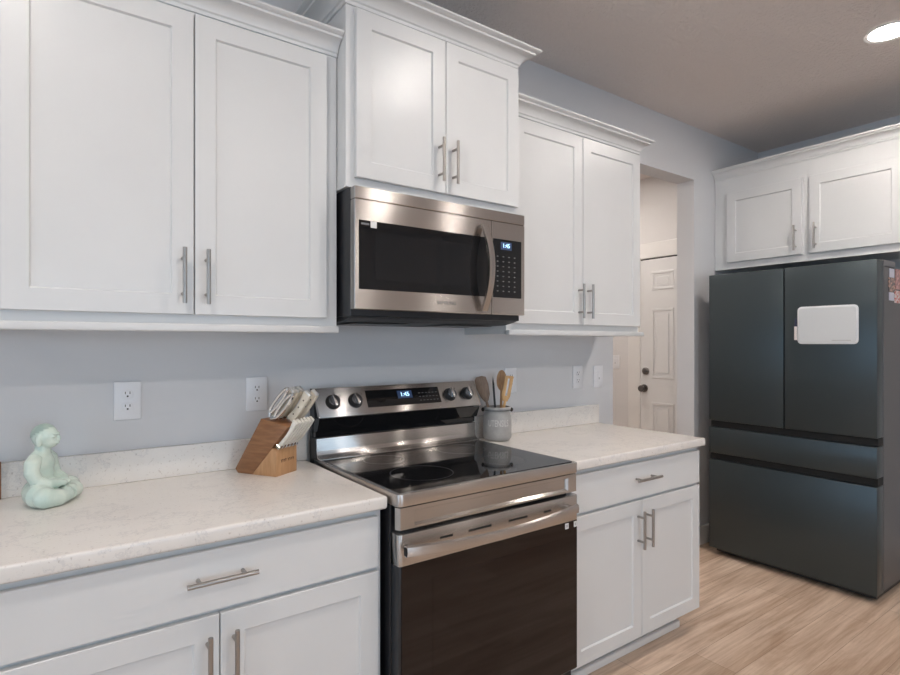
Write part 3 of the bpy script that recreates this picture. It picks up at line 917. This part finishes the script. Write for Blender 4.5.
# ------------------------------------------------------------------ utensil crock
CX, CY, CZ0 = .869, -.110, .9142
t = thing('utensil_crock', 'grey stoneware utensil jar on the worktop beside the range', 'crock', (CX, CY, CZ0))
prof = [(0, .0), (.050, .0), (.060, .006), (.065, .018), (.0655, .095), (.064, .112), (.059, .124), (.0565, .132), (.0575, .138), (.062, .141), (.063, .150), (.060, .1545),
        (.054, .1545), (.053, .135), (.058, .11), (.058, .02), (.05, .012), (0, .012)]
cb = build('jar', G().lathe(prof, seg=48), M['stoneware'], t, angle=50)
def on_jar(txt, size, z, r=.0657, ang0=0., sx=1.):
    g = text_g(txt, size, .0004)
    for v in g.bm.verts: v.co.x *= sx
    cam_dir = math.atan2(-2.0844 - CY, -.8278 - CX)
    for v in g.bm.verts:
        a = cam_dir + ang0 + v.co.x / r; rr = r + v.co.z
        v.co = Vector((rr * math.cos(a), rr * math.sin(a), z + v.co.y))
    return g
build('lettering', on_jar('UTENSILS', .042, .082, ang0=.10, sx=.56), M['lettering'], cb, smooth=False)
for s in (-1, 1):
    d = Vector((math.cos(-.62), math.sin(-.62), 0)) * s
    build('side_lug', G().ball(d * .066 + Vector((0, 0, .140)), (.008, .008, .010)), M['slot'], cb)
build('wire_bail', G().lathe([(.0632, .1385), (.0648, .1385), (.0648, .1405), (.0632, .1405)], seg=40, closed=True), M['slot'], cb)

def flat_head(pts2d, thick, slot=None):
    """outline in x,z, thickness along y"""
    g = G()
    if not slot: return g.prism(pts2d, -thick / 2, thick / 2, 'y', .0012)
    return g
def ellipse(cx_, cz_, a, b_, n=20): return [(cx_ + a * math.cos(2 * math.pi * k / n), cz_ + b_ * math.sin(2 * math.pi * k / n)) for k in range(n)]
CAMROT = math.atan2(-.8278 - CX, CY + 2.0844)         # turn a flat face to the room
def utensil(name, label, foot, top, face_turn, cat='utensil'):
    """empty at the foot of the handle with local z along the handle"""
    f, tp_ = Vector(foot), Vector(top)
    d = (tp_ - f); q = d.to_track_quat('Z', 'Y')
    # keep local -Y toward the room
    zax = d.normalized(); yax = Vector((math.sin(face_turn), -math.cos(face_turn), 0)) * -1
    xax = yax.cross(zax).normalized(); yax = zax.cross(xax).normalized()
    mt = Matrix((xax, yax, zax)).transposed()
    t = thing(name, label, cat, f, mt.to_euler(), 'utensils in the stoneware jar')
    return t, d.length
FT = R(-36)          # facing roughly to the camera
RT = Vector((math.cos(R(-36)), math.sin(R(-36)), 0))          # image right at the jar
BK = Vector((.585, .81, 0))
def P(r, bck, z): return Vector((CX, CY, 0)) + RT * r + BK * bck + Vector((0, 0, z))
t, L_ = utensil('wooden_spatula', 'greyish brown wooden spatula leaning toward the range in the jar', P(-.006, .000, .932), P(-.080, .028, 1.205), FT)
g = G().tube([(0, 0, 0), (0, 0, L_ * .66)], .0065, 10)
build('handle', g, M['wood_grey'], t)
g = G().prism([(-.010, L_ * .58), (.010, L_ * .58), (.024, L_ * .68), (.030, L_ * .85), (.027, L_ * .97), (.010, L_), (-.018, L_), (-.028, L_ * .95), (-.030, L_ * .82), (-.022, L_ * .68)], -.004, .004, 'y', .0015)
build('blade', g, M['wood_grey'], t)
t, L_ = utensil('serving_knife', 'slim black spreader standing upright in the jar', P(.0, -.008, .932), P(-.022, .005, 1.208), FT)
build('blade', G().prism([(-.004, 0), (.004, 0), (.0055, L_ * .6), (.006, L_ * .86), (.002, L_), (-.003, L_ * .9), (-.0045, L_ * .6)], -.002, .002, 'y', .0006), M['black_plastic'], t)
t, L_ = utensil('wooden_spoon', 'brown wooden spoon standing behind the slotted turner in the jar', P(.018, .022, .932), P(.024, .036, 1.235), FT)
build('handle', G().tube([(0, 0, 0), (0, 0, L_ * .78)], .006, 10), M['wood_brown'], t)
g = G().ball((0, 0, L_ * .84), (.024, .008, L_ * .16))
for v in g.bm.verts:
    if v.co.y < 0: v.co.y *= -.35
build('bowl', g, M['wood_brown'], t, angle=60)
t, L_ = utensil('slotted_turner', 'light bamboo slotted turner leaning toward the doorway in the jar', P(.004, -.022, .932), P(.055, -.018, 1.212), FT)
build('handle', G().tube([(0, 0, 0), (0, 0, L_ * .62)], .0062, 10), M['wood_orange'], t)
g = G()
zb, zt = L_ * .58, L_
g.prism([(-.010, zb), (.010, zb), (.019, zb + .025), (-.019, zb + .025)], -.003, .003, 'y')
for (a, b_) in ((-.019, -.0045), (.0045, .019)):
    g.box(a, b_, -.003, .003, zb + .025, zt - .014)
g.prism([(-.019, zt - .014), (.019, zt - .014), (.0205, zt - .004), (.016, zt), (-.018, zt - .003)], -.003, .003, 'y')
build('slotted_blade', g, M['wood_orange'], t, smooth=False)

bpy.context.view_layer.update()
